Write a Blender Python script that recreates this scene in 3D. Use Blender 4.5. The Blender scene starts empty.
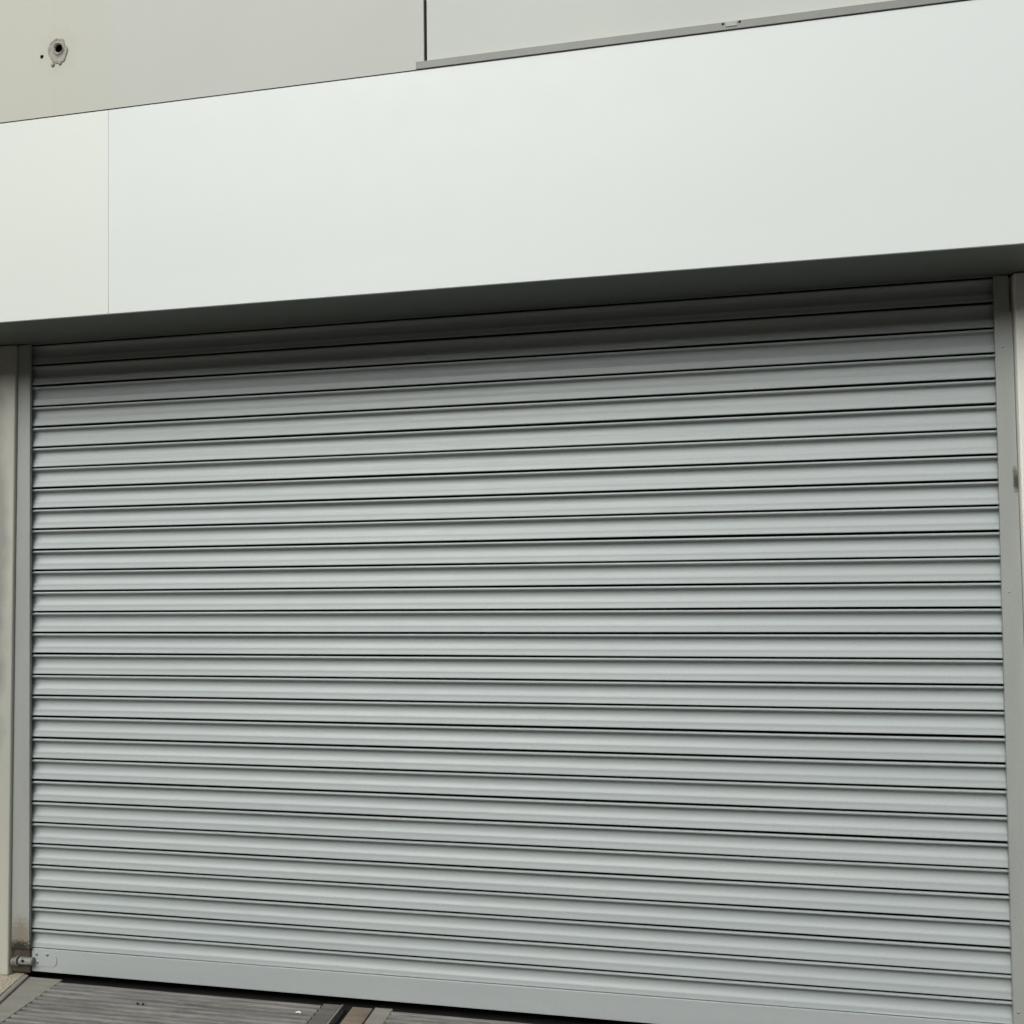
import bpy, bmesh, math, random
from mathutils import Vector, Matrix, noise
random.seed(7)
C = bpy.context.scene.collection
W = 4.3086            # clear width of the shutter opening
Z0 = 0.11             # top of the bottom bar
D = 0.36              # how far the fascia stands out
ZF, ZT = 3.0105, 3.900  # fascia bottom / top

# ------------------------------------------------------------------ materials
def new_mat(name):
    m = bpy.data.materials.new(name); m.use_nodes = True
    nt = m.node_tree
    for n in list(nt.nodes): nt.nodes.remove(n)
    out = nt.nodes.new('ShaderNodeOutputMaterial'); b = nt.nodes.new('ShaderNodeBsdfPrincipled')
    nt.links.new(b.outputs[0], out.inputs[0])
    return m, nt, b

def pos(nt, scale=(1, 1, 1), off=(0, 0, 0)):
    g = nt.nodes.new('ShaderNodeNewGeometry'); mp = nt.nodes.new('ShaderNodeMapping')
    mp.inputs['Scale'].default_value = scale; mp.inputs['Location'].default_value = off
    nt.links.new(g.outputs['Position'], mp.inputs['Vector']); return mp.outputs[0]

def noise_tex(nt, vec, scale, detail=4, rough=0.55):
    n = nt.nodes.new('ShaderNodeTexNoise'); n.inputs['Scale'].default_value = scale
    n.inputs['Detail'].default_value = detail; n.inputs['Roughness'].default_value = rough
    nt.links.new(vec, n.inputs['Vector']); return n.outputs['Fac']

def ramp(nt, fac, p0, p1, c0=(0, 0, 0, 1), c1=(1, 1, 1, 1)):
    r = nt.nodes.new('ShaderNodeValToRGB')
    e = r.color_ramp.elements
    e[0].position = p0; e[1].position = p1; e[0].color = c0; e[1].color = c1
    nt.links.new(fac, r.inputs[0]); return r.outputs[0]

def mix(nt, fac, a, b, mode='MIX'):
    m = nt.nodes.new('ShaderNodeMix'); m.data_type = 'RGBA'; m.blend_type = mode
    for sock, v in ((m.inputs[0], fac), (m.inputs[6], a), (m.inputs[7], b)):
        if hasattr(v, 'links'): nt.links.new(v, sock)
        else: sock.default_value = v if not isinstance(v, tuple) or len(v) != 3 else (*v, 1)
    return m.outputs[2]

def math_n(nt, op, a, b=0.0):
    m = nt.nodes.new('ShaderNodeMath'); m.operation = op
    for s, v in ((m.inputs[0], a), (m.inputs[1], b)):
        if hasattr(v, 'links'): nt.links.new(v, s)
        else: s.default_value = v
    return m.outputs[0]

def bump(nt, b, h, strength, dist):
    n = nt.nodes.new('ShaderNodeBump'); n.inputs['Strength'].default_value = strength
    n.inputs['Distance'].default_value = dist
    nt.links.new(h, n.inputs['Height']); nt.links.new(n.outputs[0], b.inputs['Normal'])

def blob(nt, centre, radii, n_scale=90, rag=0.6):
    """1 inside a ragged ellipsoid stain around a world point, 0 outside"""
    v = pos(nt, tuple(1 / r for r in radii), tuple(-c / r for c, r in zip(centre, radii)))
    l = nt.nodes.new('ShaderNodeVectorMath'); l.operation = 'LENGTH'; nt.links.new(v, l.inputs[0])
    nz = noise_tex(nt, pos(nt), n_scale, 3)
    d = math_n(nt, 'ADD', l.outputs['Value'], math_n(nt, 'MULTIPLY', math_n(nt, 'SUBTRACT', nz, 0.5), rag * 2))
    return ramp(nt, d, 0.45, 1.05, (1, 1, 1, 1), (0, 0, 0, 1))

def paint(name, c, c2, rough=0.45, spec=0.5, streak=(3, 3, 3), sscale=2.0, fine=0.06, stains=(), bdist=0.0004, bscale=14, coat=0.0):
    m, nt, b = new_mat(name)
    big = ramp(nt, noise_tex(nt, pos(nt, streak), sscale, 5), 0.35, 0.68)
    col = mix(nt, big, c, c2)
    f = noise_tex(nt, pos(nt), 160, 3, 0.7)
    dk = tuple(x * (1 - fine * 2) for x in c)
    col = mix(nt, math_n(nt, 'MULTIPLY', ramp(nt, f, 0.45, 0.75), 0.6), col, dk)
    for (cen, rad, sc, amt) in stains:
        col = mix(nt, math_n(nt, 'MULTIPLY', blob(nt, cen, rad, 90 if max(rad) < .5 else 6), amt), col, sc)
    nt.links.new(col, b.inputs['Base Color'])
    rg = math_n(nt, 'ADD', math_n(nt, 'MULTIPLY', noise_tex(nt, pos(nt), 9, 4), 0.18), rough - 0.09)
    nt.links.new(rg, b.inputs['Roughness'])
    b.inputs['Specular IOR Level'].default_value = spec
    b.inputs['Coat Weight'].default_value = coat
    bump(nt, b, noise_tex(nt, pos(nt), bscale, 3), 0.35, bdist)
    return m

M = {}
M['slat'] = paint('slat_paint', (.345, .392, .385), (.408, .45, .444), .47, .55, (.3, 1, 13), 1.5, .06, bdist=.0006, bscale=5)
M['bar'] = paint('bar_paint', (.41, .455, .45), (.44, .478, .474), .42, .5, (.4, 1, 6), 1.6, .05)
M['guide'] = paint('guide_paint', (.335, .36, .335), (.375, .395, .372), .42, .5, (8, 8, 1.2), 1.3, .06,
    stains=[((-.040, -.01, .16), (.075, .06, .12), (.19, .165, .115), .75),
            ((-.045, -.01, .116), (.085, .06, .042), (.022, .018, .012), .96),
            ((4.364, -.01, 2.20), (.015, .05, .05), (.05, .05, .03), .95),
            ((4.360, -.01, 2.24), (.011, .05, .025), (.12, .12, .08), .8)])
M['black'] = paint('black_hollow', (.004, .004, .004), (.005, .005, .005), .9, .0)
M['fascia'] = paint('fascia_panel', (.705, .765, .738), (.72, .77, .75), .45, .45, (.6, 1, .9), 1.1, .01, bdist=.002, bscale=.9)
M['fascia_aged'] = paint('fascia_panel_aged', (.722, .768, .700), (.714, .766, .722), .45, .45, (.8, 1, .9), 1.3, .01, bdist=.002, bscale=.9)
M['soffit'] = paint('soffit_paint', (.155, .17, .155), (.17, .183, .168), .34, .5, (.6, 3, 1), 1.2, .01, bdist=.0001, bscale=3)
M['trim'] = paint('trim_metal', (.245, .255, .235), (.275, .285, .26), .5, .4, (1, 1, 1), 4, .05)
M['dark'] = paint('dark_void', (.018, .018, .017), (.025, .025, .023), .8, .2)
M['steel'] = paint('galvanised', (.42, .43, .43), (.30, .30, .29), .36, .5, (1, 1, 1), 40, .1)
M['steel'].node_tree.nodes['Principled BSDF'].inputs['Metallic'].default_value = .55
M['worn'] = paint('worn_paint', (.265, .275, .26), (.16, .155, .135), .5, .5, (1, 1, 1), 28, .2)
M['worn_dark'] = paint('worn_steel', (.12, .112, .098), (.22, .215, .205), .4, .6, (1, 1, 1), 40, .2)
M['grime'] = paint('grime', (.055, .045, .032), (.10, .085, .064), .8, .2, (1, 1, 1), 30, .2)
M['groove_shade'] = paint('groove_shade_paint', (.012, .011, .009), (.022, .02, .017), .95, .1, (1, 1, 1), 25, .2)  # near-black colour paints the shade inside the floor grooves
M['mortar'] = paint('mortar', (.46, .445, .38), (.31, .295, .25), .9, .2, (1, 1, 1), 60, .2, bdist=.004, bscale=120)
M['pier_l'] = paint('pier_cream', (.485, .495, .42), (.42, .435, .385), .55, .4, (5, 5, .8), 1.6, .05,
    stains=[((-.175, -.02, 1.95), (.085, .2, 1.15), (.24, .245, .225), .75)])
M['pier_r'] = paint('pier_white', (.80, .81, .745), (.76, .775, .715), .5, .4, (5, 5, .8), 1.6, .03)

def wall_mat(name, c, c2, stain):
    m, nt, b = new_mat(name)
    big = ramp(nt, noise_tex(nt, pos(nt, (1.3, 1, .8)), 1.5, 6), 0.3, 0.7)
    col = mix(nt, big, c, c2)
    if stain:
        # older yellowed coat on the left, ending in a soft straight lap line; thin trowel line above the hole
        g = nt.nodes.new('ShaderNodeNewGeometry'); s = nt.nodes.new('ShaderNodeSeparateXYZ')
        nt.links.new(g.outputs['Position'], s.inputs[0])
        x = math_n(nt, 'ADD', s.outputs[0], math_n(nt, 'MULTIPLY', noise_tex(nt, pos(nt), 2.5, 4), .16))
        col = mix(nt, math_n(nt, 'MULTIPLY', ramp(nt, x, .58, .92, (1, 1, 1, 1), (0, 0, 0, 1)), .7), col, stain)
        ln = ramp(nt, math_n(nt, 'ABSOLUTE', math_n(nt, 'SUBTRACT', s.outputs[0], .402)), .0, .004, (1, 1, 1, 1), (0, 0, 0, 1))
        col = mix(nt, math_n(nt, 'MULTIPLY', ln, .12), col, tuple(v * .6 for v in stain))
        col = mix(nt, math_n(nt, 'MULTIPLY', blob(nt, (.42, -D, 4.2), (.11, .2, .12), 30), .45), col, (.49, .475, .39))
    spk = ramp(nt, noise_tex(nt, pos(nt), 55, 5, .7), .60, .74)
    col = mix(nt, math_n(nt, 'MULTIPLY', spk, .10), col, tuple(v * .75 for v in c))
    nt.links.new(col, b.inputs['Base Color'])
    b.inputs['Roughness'].default_value = .62; b.inputs['Specular IOR Level'].default_value = .35
    bump(nt, b, noise_tex(nt, pos(nt), 45, 5), .25, .0015)
    return m
M['wall_l'] = wall_mat('wall_render_stained', (.512, .538, .492), (.54, .563, .515), (.522, .542, .445))
M['wall_r'] = wall_mat('wall_render', (.535, .572, .53), (.565, .597, .55), None)

def deck_mat(name, c, c2, c3):
    m, nt, b = new_mat(name)
    st = ramp(nt, noise_tex(nt, pos(nt, (.9, 13, 3)), 3, 6, .7), .38, .62)
    col = mix(nt, st, c, c2)
    col = mix(nt, math_n(nt, 'MULTIPLY', ramp(nt, noise_tex(nt, pos(nt), 5, 5), .45, .7), .6), col, c3)
    col = mix(nt, math_n(nt, 'MULTIPLY', ramp(nt, noise_tex(nt, pos(nt), 220, 3), .58, .72), .5), col, tuple(v * 1.7 for v in c))
    nt.links.new(col, b.inputs['Base Color']); b.inputs['Roughness'].default_value = .8
    bump(nt, b, noise_tex(nt, pos(nt, (2, 40, 10)), 6, 6, .7), .8, .003)
    return m
M['deck'] = deck_mat('weathered_deck', (.12, .117, .106), (.265, .26, .236), (.19, .184, .178))
M['strip'] = deck_mat('strip_board', (.20, .195, .165), (.26, .255, .22), (.22, .21, .18))
M['brown'] = deck_mat('brown_board', (.20, .165, .115), (.12, .10, .07), (.24, .21, .16))
M['dark_board'] = deck_mat('dark_board', (.10, .096, .082), (.15, .145, .125), (.12, .115, .10))

def stone_mat():
    m, nt, b = new_mat('pebble_stone')
    v = nt.nodes.new('ShaderNodeTexVoronoi'); v.inputs['Scale'].default_value = 85
    nt.links.new(pos(nt), v.inputs['Vector'])
    col = mix(nt, ramp(nt, v.outputs['Distance'], .15, .55), (.44, .40, .32), (.36, .325, .25))
    hs = math_n(nt, 'GREATER_THAN', noise_tex(nt, pos(nt), 60, 3), .6)
    col = mix(nt, math_n(nt, 'MULTIPLY', hs, .6), col, (.20, .165, .12))
    nt.links.new(col, b.inputs['Base Color']); b.inputs['Roughness'].default_value = .85
    bump(nt, b, v.outputs['Distance'], .6, .004); return m
M['stone'] = stone_mat()

def ground_mat(name, c, c2):
    m, nt, b = new_mat(name)
    col = mix(nt, ramp(nt, noise_tex(nt, pos(nt), 1.4, 6), .35, .7), c, c2)
    col = mix(nt, math_n(nt, 'MULTIPLY', ramp(nt, noise_tex(nt, pos(nt), 180, 3), .5, .7), .5), col, tuple(x * 1.6 for x in c))
    nt.links.new(col, b.inputs['Base Color']); b.inputs['Roughness'].default_value = .85
    bump(nt, b, noise_tex(nt, pos(nt), 120, 4), .6, .004); return m
M['paving'] = ground_mat('paving_concrete', (.075, .07, .06), (.10, .093, .08))
M['asphalt'] = ground_mat('asphalt', (.045, .045, .046), (.06, .06, .06))

# ------------------------------------------------------------------ mesh helpers
def shade(bm, ang=38):
    for f in bm.faces: f.smooth = True
    ar = {f: f.calc_area() + 1e-12 for f in bm.faces}
    for e in bm.edges:
        if len(e.link_faces) == 2:
            a, b = (ar[f] for f in e.link_faces)
            # broad flat faces keep their own normal; only the rounded edges blend
            e.smooth = e.calc_face_angle(0) < math.radians(ang) and max(a, b) < 30 * min(a, b)
        else: e.smooth = False

def obj(name, bm, mat, parent=None, smooth=True):
    bmesh.ops.recalc_face_normals(bm, faces=bm.faces)
    if smooth: shade(bm)
    me = bpy.data.meshes.new(name)
    if parent:
        L = parent_world(parent)
        bmesh.ops.translate(bm, verts=bm.verts, vec=-L)
    bm.to_mesh(me); bm.free()
    me.materials.append(M[mat])
    o = bpy.data.objects.new(name, me); C.objects.link(o)
    if parent: o.parent = parent
    return o

def parent_world(o):
    v = Vector((0, 0, 0))
    while o: v += o.location; o = o.parent
    return v

def thing(name, label, cat, loc, group=None):
    o = bpy.data.objects.new(name, None); C.objects.link(o); o.location = loc
    o.empty_display_size = .1
    return tag(o, label, cat, group)

def tag(o, label, cat, group=None):
    o['label'] = label; o['category'] = cat
    if group: o['group'] = group
    return o

def prism(bm, pts, axis, a, b, bev=0.0, seg=2):
    """extrude a polygon (2-D) along axis from a to b; pts order (x,z) for 'y', (y,z) for 'x', (x,y) for 'z'"""
    def P(p, t):
        return {'y': (p[0], t, p[1]), 'x': (t, p[0], p[1]), 'z': (p[0], p[1], t)}[axis]
    A = [bm.verts.new(P(p, a)) for p in pts]; B = [bm.verts.new(P(p, b)) for p in pts]
    fs = [bm.faces.new(A), bm.faces.new(B[::-1])]
    n = len(pts)
    for i in range(n): fs.append(bm.faces.new((A[i], B[i], B[(i + 1) % n], A[(i + 1) % n])))
    bmesh.ops.recalc_face_normals(bm, faces=fs)
    if bev:
        es = list({e for f in fs for e in f.edges})
        bmesh.ops.bevel(bm, geom=es, offset=bev, segments=seg, profile=.5, affect='EDGES')

def box(bm, x0, x1, y0, y1, z0, z1, bev=0.0, seg=2):
    prism(bm, [(x0, z0), (x1, z0), (x1, z1), (x0, z1)], 'y', y0, y1, bev, seg)

def one_box(*a, **k):
    bm = bmesh.new(); box(bm, *a, **k); return bm

def cyl(bm, p0, p1, r, seg=20, r2=None, cap=True):
    p0, p1 = Vector(p0), Vector(p1); d = p1 - p0
    q = d.to_track_quat('Z', 'Y').to_matrix().to_4x4()
    bmesh.ops.create_cone(bm, cap_ends=cap, segments=seg, radius1=r, radius2=r if r2 is None else r2, depth=d.length,
                          matrix=Matrix.Translation((p0 + p1) / 2) @ q)

def screw(name, x, y, z, r, parent, mat='steel'):
    bm = bmesh.new()
    prof = [(0, -.55), (.5, -.5), (.85, -.3), (1, 0)]
    n = 16; rings = []
    for (rr, yy) in prof:
        if rr == 0: rings.append([bm.verts.new((x, y + yy * r, z))])
        else: rings.append([bm.verts.new((x + rr * r * math.cos(i * 2 * math.pi / n), y + yy * r, z + rr * r * math.sin(i * 2 * math.pi / n))) for i in range(n)])
    for a, b in zip(rings, rings[1:]):
        for i in range(n):
            j = (i + 1) % n
            if len(a) == 1: bm.faces.new((a[0], b[i], b[j]))
            else: bm.faces.new((a[i], b[i], b[j], a[j]))
    bm.faces.new(rings[-1])
    return obj(name, bm, mat, parent)

# ------------------------------------------------------------------ the setting
def sheet(name, x0, x1, y0, y1, z, mat):
    bm = bmesh.new()
    bm.faces.new([bm.verts.new(v) for v in ((x0, y0, z), (x1, y0, z), (x1, y1, z), (x0, y1, z))])
    o = obj(name, bm, mat, None, False); o['kind'] = 'structure'; return o
sheet('ground', -300, 300, -300, 300, -.16, 'asphalt')
o = obj('pavement', one_box(-30, 30, -5.0, -1.25, -.20, -.024, bev=.01), 'paving'); o['kind'] = 'structure'
o = obj('paving_base', one_box(-30, 30, -1.247, .6, -.20, -.062), 'dark'); o['kind'] = 'structure'  # near-black colour stands in for the shade in the gap under the bar
bm = bmesh.new()
prism(bm, [(-6, -1.243), (.245, -1.243), (-.035, -.002), (-.035, .03), (-6, .03)], 'z', -.06, -.017, .003)
o = obj('stone_paving', bm, 'stone'); o['kind'] = 'structure'

# ------------------------------------------------------------------ grooved floor panels in front of the shutter
def grooved(bm, xa, xb, y0, y1, ztop, zbot, pitch=.0335, gw=.0135, gd=.018, slant=0.0):
    """a slab with fine grooves running along X; open groove ends show at both sides. slant shifts the left end with y"""
    prof = []
    y = y1
    prof.append((y1, zbot)); 
    n = int((y1 - y0) / pitch)
    for i in range(n):
        a = y1 - i * pitch; b = a - (pitch - gw)
        jz = random.uniform(-.0012, .0012)
        prof += [(a, ztop + jz - .0015), (a - .002, ztop + jz), (b + .002, ztop + jz), (b, ztop + jz - .0015), (b - .001, ztop - gd), (a - pitch + .001, ztop - gd)]
    prof.append((y1 - n * pitch, zbot))
    ts = [0, .022 / (xb - xa), .0222 / (xb - xa)] + [(k + 1) / 24 for k in range(24)]
    rows = []
    for k, t in enumerate(ts):
        r = []
        for (yy, zz) in prof:
            x = xa + (xb - xa) * t + slant * (1 - t) * (yy - y1)
            zz2 = zz
            if k < 2 and zbot < zz < ztop - gd * .9: zz2 = zbot + .004
            if zz > zbot: zz2 += .0022 * noise.noise(Vector((x * 1.7, yy * 14, 3.1)))
            r.append(bm.verts.new((x, yy, zz2)))
        rows.append(r)
    for a, b in zip(rows, rows[1:]):
        for i in range(len(prof)):
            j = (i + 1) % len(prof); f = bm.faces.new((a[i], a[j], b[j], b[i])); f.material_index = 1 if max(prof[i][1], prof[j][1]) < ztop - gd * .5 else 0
    for r in (rows[0], rows[-1]): bm.faces.new(r)

g1 = 'grooved floor panels along the shutter threshold'
fp = thing('floor_panel', 'grey grooved floor panel in front of the left end of the shutter', 'floor panel', (.85, -.6, -.06), g1)
bm = bmesh.new(); grooved(bm, .1815, 1.494, -1.235, -.030, -.022, -.06, slant=-.05); obj('grooved_plate', bm, 'deck', fp).data.materials.append(M['groove_shade'])
for x in (.682, .709): screw('screw', x, -.162, -.0195, .006, fp, 'dark')
fp2 = thing('floor_panel', 'grey grooved floor panel right of the brown boards under the shutter', 'floor panel', (3.6, -.6, -.06), g1)
bm = bmesh.new(); grooved(bm, 1.8195, 5.6, -1.235, -.030, -.022, -.06); obj('grooved_plate', bm, 'deck', fp2).data.materials.append(M['groove_shade'])

eb = thing('edging_board', 'flat grey edging board between the pebbled paving and the left grooved panel', 'edging', (.1, -.2, -.06))
bm = bmesh.new()
prism(bm, [(.004, -.004), (.180, -.004), (.212, -.70), (.182, -.70)], 'z', -.06, -.0215, .003); obj('board', bm, 'strip', eb)
bm = bmesh.new()
prism(bm, [(-.030, -.004), (.001, -.004), (.179, -.70), (.150, -.70)], 'z', -.06, -.012, .006, 3); obj('nosing', bm, 'strip', eb)

b1 = tag(obj('frame_board', one_box(1.498, 1.580, -1.235, -.012, -.06, -.0235, bev=.003), 'dark_board'),
         'dark grey frame board at the right edge of the left grooved panel', 'board')
a1 = tag(obj('metal_edging', one_box(1.583, 1.589, -1.235, -.011, -.06, -.0205, bev=.0012), 'steel'),
         'thin pale metal edging strip standing between dark frame board and brown board', 'edging')
b2 = tag(obj('brown_board', one_box(1.632, 1.726, -1.235, -.012, -.06, -.026, bev=.004), 'brown'),
         'weathered brown wooden board below the shutter beside the thin metal edging', 'board')
b3 = tag(obj('olive_board', one_box(1.737, 1.818, -1.235, -.010, -.06, -.022, bev=.003), 'strip'),
         'pale olive board between brown board and the right grooved panel', 'board')
# small scrap of white litter
bm = bmesh.new()
vs = [tuple(q * .7 for q in v) for v in [(0, 0, 0), (.020, .003, .003), (.034, -.002, .001), (.036, .009, .002), (.017, .013, .006), (.001, .010, .001)]]
A = [bm.verts.new(v) for v in vs]; B = [bm.verts.new((x, y, z + .0015)) for x, y, z in vs]
bm.faces.new(A[::-1]); bm.faces.new(B)
for i in range(6): bm.faces.new((A[i], A[(i + 1) % 6], B[(i + 1) % 6], B[i]))
bmesh.ops.translate(bm, verts=bm.verts, vec=(1.412, -.12, -.0205))
tag(obj('litter', bm, 'pier_r', None, False), 'tiny scrap of white litter lying on the left grooved panel', 'litter')

# ------------------------------------------------------------------ the building shell behind
sb = thing('shop_building', 'plain dark shop shell standing behind the closed shutter', 'building', (2.1, 3, -.1))
bm = bmesh.new()
box(bm, -6, 12, .30, 8, -.1, 7.2)
obj('wall', bm, 'dark', sb)
bm = bmesh.new(); box(bm, -6, 12, .036, .297, 3.15, 3.9); obj('shutter_box', bm, 'dark', sb)
for jx0, jx1 in ((-6, -.11), (4.43, 12)): obj('door_jamb', one_box(jx0, jx1, .036, .297, -.06, 3.147), 'dark', sb)

# ------------------------------------------------------------------ wall above the fascia
YW = -D + .016
uw = thing('wall_cladding', 'dull stained cladding panel with a patched hole, above the fascia left of the black joint', 'wall', (.5, -.2, 3.9), 'cladding panels above the fascia')
bm = one_box(-6, 2.100, YW, .29, 3.903, 7.0, bev=.003)
panel = obj('panel', bm, 'wall_l', uw)
cb = bmesh.new()
cyl(cb, (.427, YW - .05, 4.211), (.427, YW + .10, 4.211), .0194, 24)
cyl(cb, (.340, YW - .05, 4.187), (.340, YW + .08, 4.187), .0090, 10)
bmesh.ops.translate(cb, verts=cb.verts, vec=-parent_world(uw))
cm = bpy.data.meshes.new('cut'); cb.to_mesh(cm); cb.free()
co = bpy.data.objects.new('cut', cm); C.objects.link(co); co.parent = uw
md = panel.modifiers.new('b', 'BOOLEAN'); md.object = co; md.operation = 'DIFFERENCE'; md.solver = 'EXACT'
bpy.context.view_layer.update()
nm = bpy.data.meshes.new_from_object(panel.evaluated_get(bpy.context.evaluated_depsgraph_get()))
panel.modifiers.clear(); panel.data = nm; nm.name = 'panel'
bpy.data.objects.remove(co); bpy.data.meshes.remove(cm)
bm = bmesh.new(); cyl(bm, (.427, YW + .002, 4.211), (.427, YW + .098, 4.211), .0187, 16, cap=False); cyl(bm, (.427, YW + .090, 4.211), (.427, YW + .094, 4.211), .0180, 16); obj('hole_shade', bm, 'black', uw)  # near-black lining added so the inside of the hole looks shaded
bm = bmesh.new(); cyl(bm, (.340, YW + .001, 4.187), (.340, YW + .078, 4.187), .0088, 12, cap=False); obj('hole_shade', bm, 'black', uw)  # black lining paints the shade in the small hole too
# ragged mortar patch: rings round the hole, outer outline uneven
bm = bmesh.new(); n = 48
cx, cz = .427, 4.211; ox, oz = .420, 4.201
rings = []
for k, (t, yy) in enumerate(((0, .004), (.0, -.004), (.16, -.008), (.26, -.0035), (.42, -.002), (.62, -.003), (.82, -.005), (.95, -.0035), (1, .002))):
    r = []
    for i in range(n):
        a = i * 2 * math.pi / n
        nz = noise.noise(Vector((math.cos(a) * 1.8, math.sin(a) * 1.8, 4.3)))
        R = .050 * (1 + .22 * nz)
        x1, z1 = ox + R * math.cos(a), oz + R * 1.16 * math.sin(a)
        x0, z0 = cx + .0188 * math.cos(a), cz + .0188 * math.sin(a)
        j = .0016 * noise.noise(Vector((math.cos(a) * 4, math.sin(a) * 4, k * 3.3))) if 1 < k < 8 else 0
        r.append(bm.verts.new((x0 + (x1 - x0) * t, YW + yy + j, z0 + (z1 - z0) * t)))
    rings.append(r)
for a, b in zip(rings, rings[1:]):
    for i in range(n):
        j = (i + 1) % n; bm.faces.new((a[i], b[i], b[j], a[j]))
pt = obj('mortar_patch', bm, 'mortar', uw)
for (x, z, r) in ((.396, 4.143, .010), (.432, 4.146, .009)):
    bm = bmesh.new()
    bmesh.ops.create_icosphere(bm, subdivisions=2, radius=r, matrix=Matrix.Translation((x, YW - .001, z)) @ Matrix.Diagonal((1, .5, 1.1, 1)))
    for v in bm.verts: v.co += Vector((noise.noise(v.co * 90), 0, noise.noise(v.co * 90 + Vector((5, 5, 5))))) * .0025
    obj('mortar_blob', bm, 'mortar', pt)

uw2 = thing('wall_cladding', 'pale clean cladding panel above the fascia right of the black joint', 'wall', (5, -.2, 3.9), 'cladding panels above the fascia')
obj('panel', one_box(2.112, 12, YW, .29, 3.903, 7.0, bev=.003), 'wall_r', uw2)
js = tag(obj('joint_filler', one_box(2.1005, 2.1115, YW + .012, .28, 3.9305, 7.0), 'dark'), 'thin black vertical joint between the two cladding panels', 'joint')
fl = thing('metal_flashing', 'grey metal flashing strip along the top of the fascia right of the black joint', 'flashing', (5, -.35, 3.904))
bm = one_box(2.071, 12, -D - .005, YW - .0008, 3.9045, 3.9335)
obj('strip', bm, 'trim', fl)
for x, z in ((3.275, 3.927), (3.336, 3.928)): screw('screw', x, -D - .0048, z, .005, fl, 'dark')
bm = bmesh.new(); box(bm, 3.286, 3.326, -D - .0072, -D - .0052, 3.914, 3.932, bev=.0006); obj('cover_plate', bm, 'guide', fl)

# ------------------------------------------------------------------ fascia
fa = thing('fascia', 'smooth white fascia of two panels over the roller shutter', 'fascia', (2.1, -D, ZF))
def fascia_panel(x0, x1, mat, label):
    bm = bmesh.new(); N = max(4, int((x1 - x0) * 5)); Nz = 6
    # the front sheet is very slightly wavy, as thin cladding is
    front = [[bm.verts.new((x0 + (x1 - x0) * i / N, -D + (0 if i in (0, N) or j in (0, Nz) else .0016 * noise.noise(Vector((x0 + (x1 - x0) * i / N * 1.1, j * .5, 2.2)))),
              ZF + (ZT - ZF) * j / Nz)) for j in range(Nz + 1)] for i in range(N + 1)]
    for i in range(N):
        for j in range(Nz): bm.faces.new((front[i][j], front[i + 1][j], front[i + 1][j + 1], front[i][j + 1]))
    edge = [front[i][0] for i in range(N + 1)] + [front[N][j] for j in range(1, Nz + 1)] + [front[i][Nz] for i in range(N - 1, -1, -1)] + [front[0][j] for j in range(Nz - 1, 0, -1)]
    back = [bm.verts.new((v.co.x, -D + .0125, v.co.z)) for v in edge]
    n = len(edge)
    rim = []
    for i in range(n):
        j = (i + 1) % n; f = bm.faces.new((edge[i], edge[j], back[j], back[i]))
    bm.faces.new(back)
    es = [bm.edges.get((edge[i], edge[(i + 1) % n])) for i in range(n)]
    bmesh.ops.bevel(bm, geom=es, offset=.0012, segments=2, profile=.5, affect='EDGES')
    o = obj('panel', bm, mat, fa); o['label'] = label
fascia_panel(-4, .6805, 'fascia_aged', 'yellowed white panel left of the seam')
fascia_panel(.6820, 9, 'fascia', 'long white panel right of the seam')
obj('seal', one_box(-4, 2.0705, -D - .0008, -D + .010, ZT + .0002, ZT + .0042), 'dark', fa)
obj('backing', one_box(-4, 9, -D + .013, -D + .030, ZF + .006, ZT - .002), 'fascia', fa)
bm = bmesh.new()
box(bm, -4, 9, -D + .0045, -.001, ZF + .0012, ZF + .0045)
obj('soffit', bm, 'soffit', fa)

# ------------------------------------------------------------------ piers
pl = thing('wall_pier', 'cream grey pier left of the shutter, pale at its foot', 'wall pier', (-.6, 0, 0), 'piers either side of the shutter')
bm = bmesh.new()
# leans out a little towards the bottom at its inner edge, as in the photo
prism(bm, [(-4, -.016), (-.0975, -.016), (-.0615, 3.008), (-4, 3.008)], 'y', -.026, .034, .007, 4)
obj('facing', bm, 'pier_l', pl)
pr = thing('wall_pier', 'white pier right of the shutter behind the right guide rail', 'wall pier', (5, 0, 0), 'piers either side of the shutter')
bm = bmesh.new()
prism(bm, [(4.393, -.016), (9, -.016), (9, 3.008), (4.368, 3.008)], 'y', -.034, .034, .005, 3)
obj('facing', bm, 'pier_r', pr)

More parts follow.
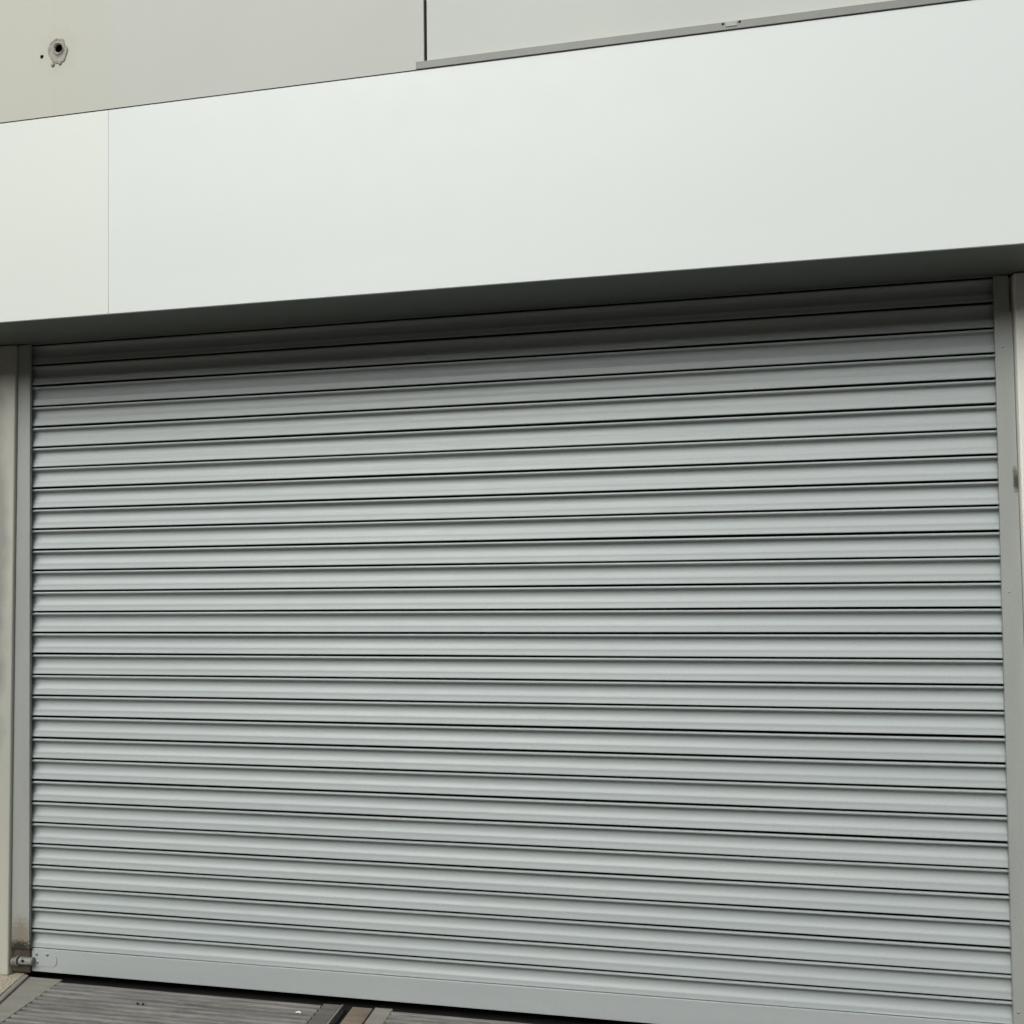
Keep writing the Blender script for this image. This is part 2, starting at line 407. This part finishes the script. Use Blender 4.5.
# ------------------------------------------------------------------ the roller shutter
rs = thing('roller_shutter', 'closed grey steel roller shutter of horizontal slats under the white fascia', 'roller shutter', (2.15, 0, 0))
YC = .014
prof = [(4.6, -24), (4.7, -4), (5.1, 1.0), (6.4, 4.2), (9, 5.4), (12.5, 5.2), (15.2, 3.2), (17, -1.5), (19, -6.0), (22, -9.2), (27, -11.2), (33, -12.0),
        (40, -11.7), (47, -10.4), (53, -8.3), (58, -5.8), (62, -3.4), (65, -1.6), (67.5, -.5), (70, .1), (73, .5), (76.5, 1.1), (81, 2.2), (86, 3.8), (90.5, 5.4), (93.5, 6.2), (95.0, 5.9), (95.6, 4.2), (95.8, -4), (95.8, -24)]
bm = bmesh.new(); NX = 44
xs = [-.018 + (W + .040) * i / NX for i in range(NX + 1)]
for s in range(30, 0, -1):
    top = Z0 + .1 * s - .0115 * max(0, 1 - s / 12) + .004 * max(0, 1 - abs(s - 17) / 10)      # the lowest slat is partly behind the bottom bar
    jit = random.uniform(-.0009, .0009); tilt = random.uniform(-.0007, .0007); ph = random.random() * 50
    vent = random.uniform(-.8, 1.0)
    rows = []
    for x in xs:
        wob = .0010 * noise.noise(Vector((x * .9 + ph, s * 3.7, 0)))
        wy = .0016 * noise.noise(Vector((x * .7 + ph, s * 1.3, 9)))
        r = []
        for k, (t, d) in enumerate(prof):
            tt = t
            if k <= 6: tt = t + vent * .9 + 1000 * .35 * wob
            if k >= len(prof) - 3: tt = t + .6 * vent - 1000 * .5 * wob
            z = top - tt / 1000 + jit * .6 + wob + tilt * (x - 2) * .4
            if s == 1 and t > 85: z = max(z, Z0 + .0035)
            r.append(bm.verts.new((x, YC - d / 1000 + wy, z)))
        rows.append(r)
    for a, b in zip(rows, rows[1:]):
        for i in range(len(prof) - 1):
            f = bm.faces.new((a[i], a[i + 1], b[i + 1], b[i]))
            if i == 0 or i == len(prof) - 2: f.material_index = 1      # near-black slot faces paint in the shade between slats
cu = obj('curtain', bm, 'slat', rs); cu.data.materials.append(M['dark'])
# web behind the slats joins them and closes the gaps
obj('curtain_web', one_box(-.018, W + .022, YC + .0245, YC + .027, .02, 3.12), 'dark', rs)
bm = bmesh.new()
prism(bm, [(YC - .004, -.0015), (YC + .022, -.0015), (YC + .022, Z0 - .001), (YC - .001, Z0 - .001), (YC - .004, Z0 - .004)], 'x', -.012, W + .016, .0015, 2)
bar = obj('bottom_bar', bm, 'bar', rs)

# guide rails: folded channel, return lip on the inner edge, slightly wider at the foot
def guide(poly, label=None, inner=0, sgn=1):
    bm = bmesh.new()
    prism(bm, poly, 'y', -.0105, -.0072, .0015, 3)
    # inner return, running back into the wall beside the slats
    a, b = inner, inner - sgn * .003
    zt, zb = max(p[1] for p in poly), min(p[1] for p in poly)
    box(bm, min(a, b), max(a, b), -.0070, .0035, zb, zt)
    c, d = inner - sgn * .0035, inner - sgn * .05
    box(bm, min(c, d), max(c, d), .028, .034, zb, zt)
    return obj('guide_rail', bm, 'guide', rs)
gl = guide([(-.093, .108), (.005, .108), (.005, 3.008), (-.0585, 3.008)], None, .005, 1)
gr = guide([(4.3055, -.01), (4.389, -.01), (4.3655, 2.862), (4.3565, 2.868), (4.356, 3.008), (4.3015, 3.008)], None, 4.3045, -1)
screw('screw', 4.330, -.0103, 2.729, .0055, gr)
screw('screw', 4.329, -.0103, 1.775, .0048, gr, 'guide')
screw('screw', 4.322, -.0103, .168, .0055, gr)

# slide bolt at the lower left corner
bm = bmesh.new()
pts = [(-.004, .024), (.105, .026)] + [(.118 + .022 * math.sin(a), .055 - .028 * math.cos(a)) for a in [i * math.pi / 8 for i in range(0, 9)]] + [(.105, .086), (.05, .098), (-.004, .094)]
prism(bm, pts, 'y', YC - .0066, YC - .0042, .0009, 2)
bolt = obj('slide_bolt', bm, 'bar', rs)
bm = bmesh.new()
cyl(bm, (-.048, YC - .020, .052), (.024, YC - .018, .051), .0180, 24)
bmesh.ops.bevel(bm, geom=[e for e in bm.edges if e.calc_face_angle(0) > 1], offset=.003, segments=2, affect='EDGES'); obj('barrel', bm, 'worn', bolt)
bm = bmesh.new()
cyl(bm, (-.090, YC - .020, .046), (-.062, YC - .020, .047), .019, 24)
bmesh.ops.bevel(bm, geom=[e for e in bm.edges if e.calc_face_angle(0) > 1], offset=.003, segments=2, affect='EDGES'); obj('pin', bm, 'worn_dark', bolt)
bm = bmesh.new(); bmesh.ops.create_cone(bm, cap_ends=True, segments=24, radius1=.0255, radius2=.023, depth=.006, matrix=Matrix.Translation((-.056, YC - .020, .050)) @ Matrix.Rotation(math.radians(82), 4, 'Y'))
obj('ring', bm, 'worn', bolt)
for x, z in ((.030, .082), (.088, .083), (.034, .045)): screw('screw', x, YC - .0066, z, .0082, bolt, 'steel')
bm = bmesh.new(); cyl(bm, (-.020, YC - .0400, .058), (-.020, YC - .036, .060), .007, 12); obj('keyhole', bm, 'dark', bolt)
bm = bmesh.new(); cyl(bm, (.008, YC - .036, .037), (.008, YC - .030, .037), .005, 12); obj('keyhole', bm, 'dark', bolt)
# foot of the left rail behind the bolt
bm = bmesh.new(); box(bm, -.094, .004, -.004, .033, -.004, .104, bev=.003); obj('rail_foot', bm, 'grime', gl)

# ------------------------------------------------------------------ unseen building added to block low sky and warm the upper slats
M['brick'] = paint('brick_front', (.27, .18, .12), (.32, .22, .15), .85, .3, (1, 1, 1), 2, .12)
M['glass'] = paint('window_glass', (.03, .035, .04), (.04, .045, .05), .08, .5)
ob = thing('sky_blocker_building', 'unseen long brown brick building added across the street to block low sky light', 'building', (2, -16, -.16))
bm = bmesh.new(); box(bm, -45, 50, -24, -15, -.16, 8.6); obj('wall', bm, 'brick', ob)
bm = bmesh.new(); box(bm, -45.3, 50.3, -24.3, -14.7, 8.605, 8.9, bev=.03); obj('roof', bm, 'trim', ob)
for fl_ in range(3):
    for i in range(18):
        wx = -40 + i * 5
        wf = obj('window', one_box(wx, wx + 1.8, -14.998, -14.94, .9 + fl_ * 2.7, 2.5 + fl_ * 2.7, bev=.01), 'trim', ob)
        obj('pane', one_box(wx + .08, wx + 1.72, -14.938, -14.93, .98 + fl_ * 2.7, 2.42 + fl_ * 2.7), 'glass', wf)

# ------------------------------------------------------------------ camera
cam = bpy.data.cameras.new('camera'); co = bpy.data.objects.new('camera', cam); C.objects.link(co)
yaw, pitch, roll = -0.1934, 0.0255, -0.0124
cy, sy, cp, sp, cr, sr = math.cos(yaw), math.sin(yaw), math.cos(pitch), math.sin(pitch), math.cos(roll), math.sin(roll)
fwd = Vector((sy * cp, cy * cp, sp)); rt = Vector((cy, -sy, 0)); up = rt.cross(fwd)
r2 = cr * rt + sr * up; u2 = -sr * rt + cr * up
m = Matrix((r2, u2, -fwd)).transposed().to_4x4(); m.translation = (3.0991, -3.7248, 1.867)
co.matrix_world = m
cam.sensor_width = 36; cam.lens = 880.66 * 36 / 1024; cam.shift_y = (551.7 - 512) / 1024
cam.clip_start = .05; cam.clip_end = 2000
bpy.context.scene.camera = co

# ------------------------------------------------------------------ light: overcast day
EL, AZ = math.radians(43), math.radians(200)
w = bpy.data.worlds.new('World'); bpy.context.scene.world = w; w.use_nodes = True
nt = w.node_tree; bg = nt.nodes['Background']
sky = nt.nodes.new('ShaderNodeTexSky'); sky.sky_type = 'NISHITA'; sky.sun_disc = False
sky.sun_elevation = EL; sky.sun_rotation = AZ; sky.dust_density = 4; sky.air_density = 1.0; sky.ozone_density = 1
hs = nt.nodes.new('ShaderNodeHueSaturation'); hs.inputs['Saturation'].default_value = .30
nt.links.new(sky.outputs[0], hs.inputs['Color']); nt.links.new(hs.outputs[0], bg.inputs['Color'])
bg.inputs['Strength'].default_value = .12
sun = bpy.data.lights.new('sun', 'SUN'); so = bpy.data.objects.new('sun', sun); C.objects.link(so)
d = Vector((math.sin(AZ) * math.cos(EL), math.cos(AZ) * math.cos(EL), math.sin(EL)))
so.rotation_euler = d.to_track_quat('Z', 'Y').to_euler(); so.location = d * 30
sun.energy = 1.2; sun.angle = math.radians(42); sun.color = (1, .985, .955)
vs = bpy.context.scene.view_settings
vs.view_transform = 'Standard'; vs.look = 'None'; vs.gamma = 1; vs.exposure = 0.33
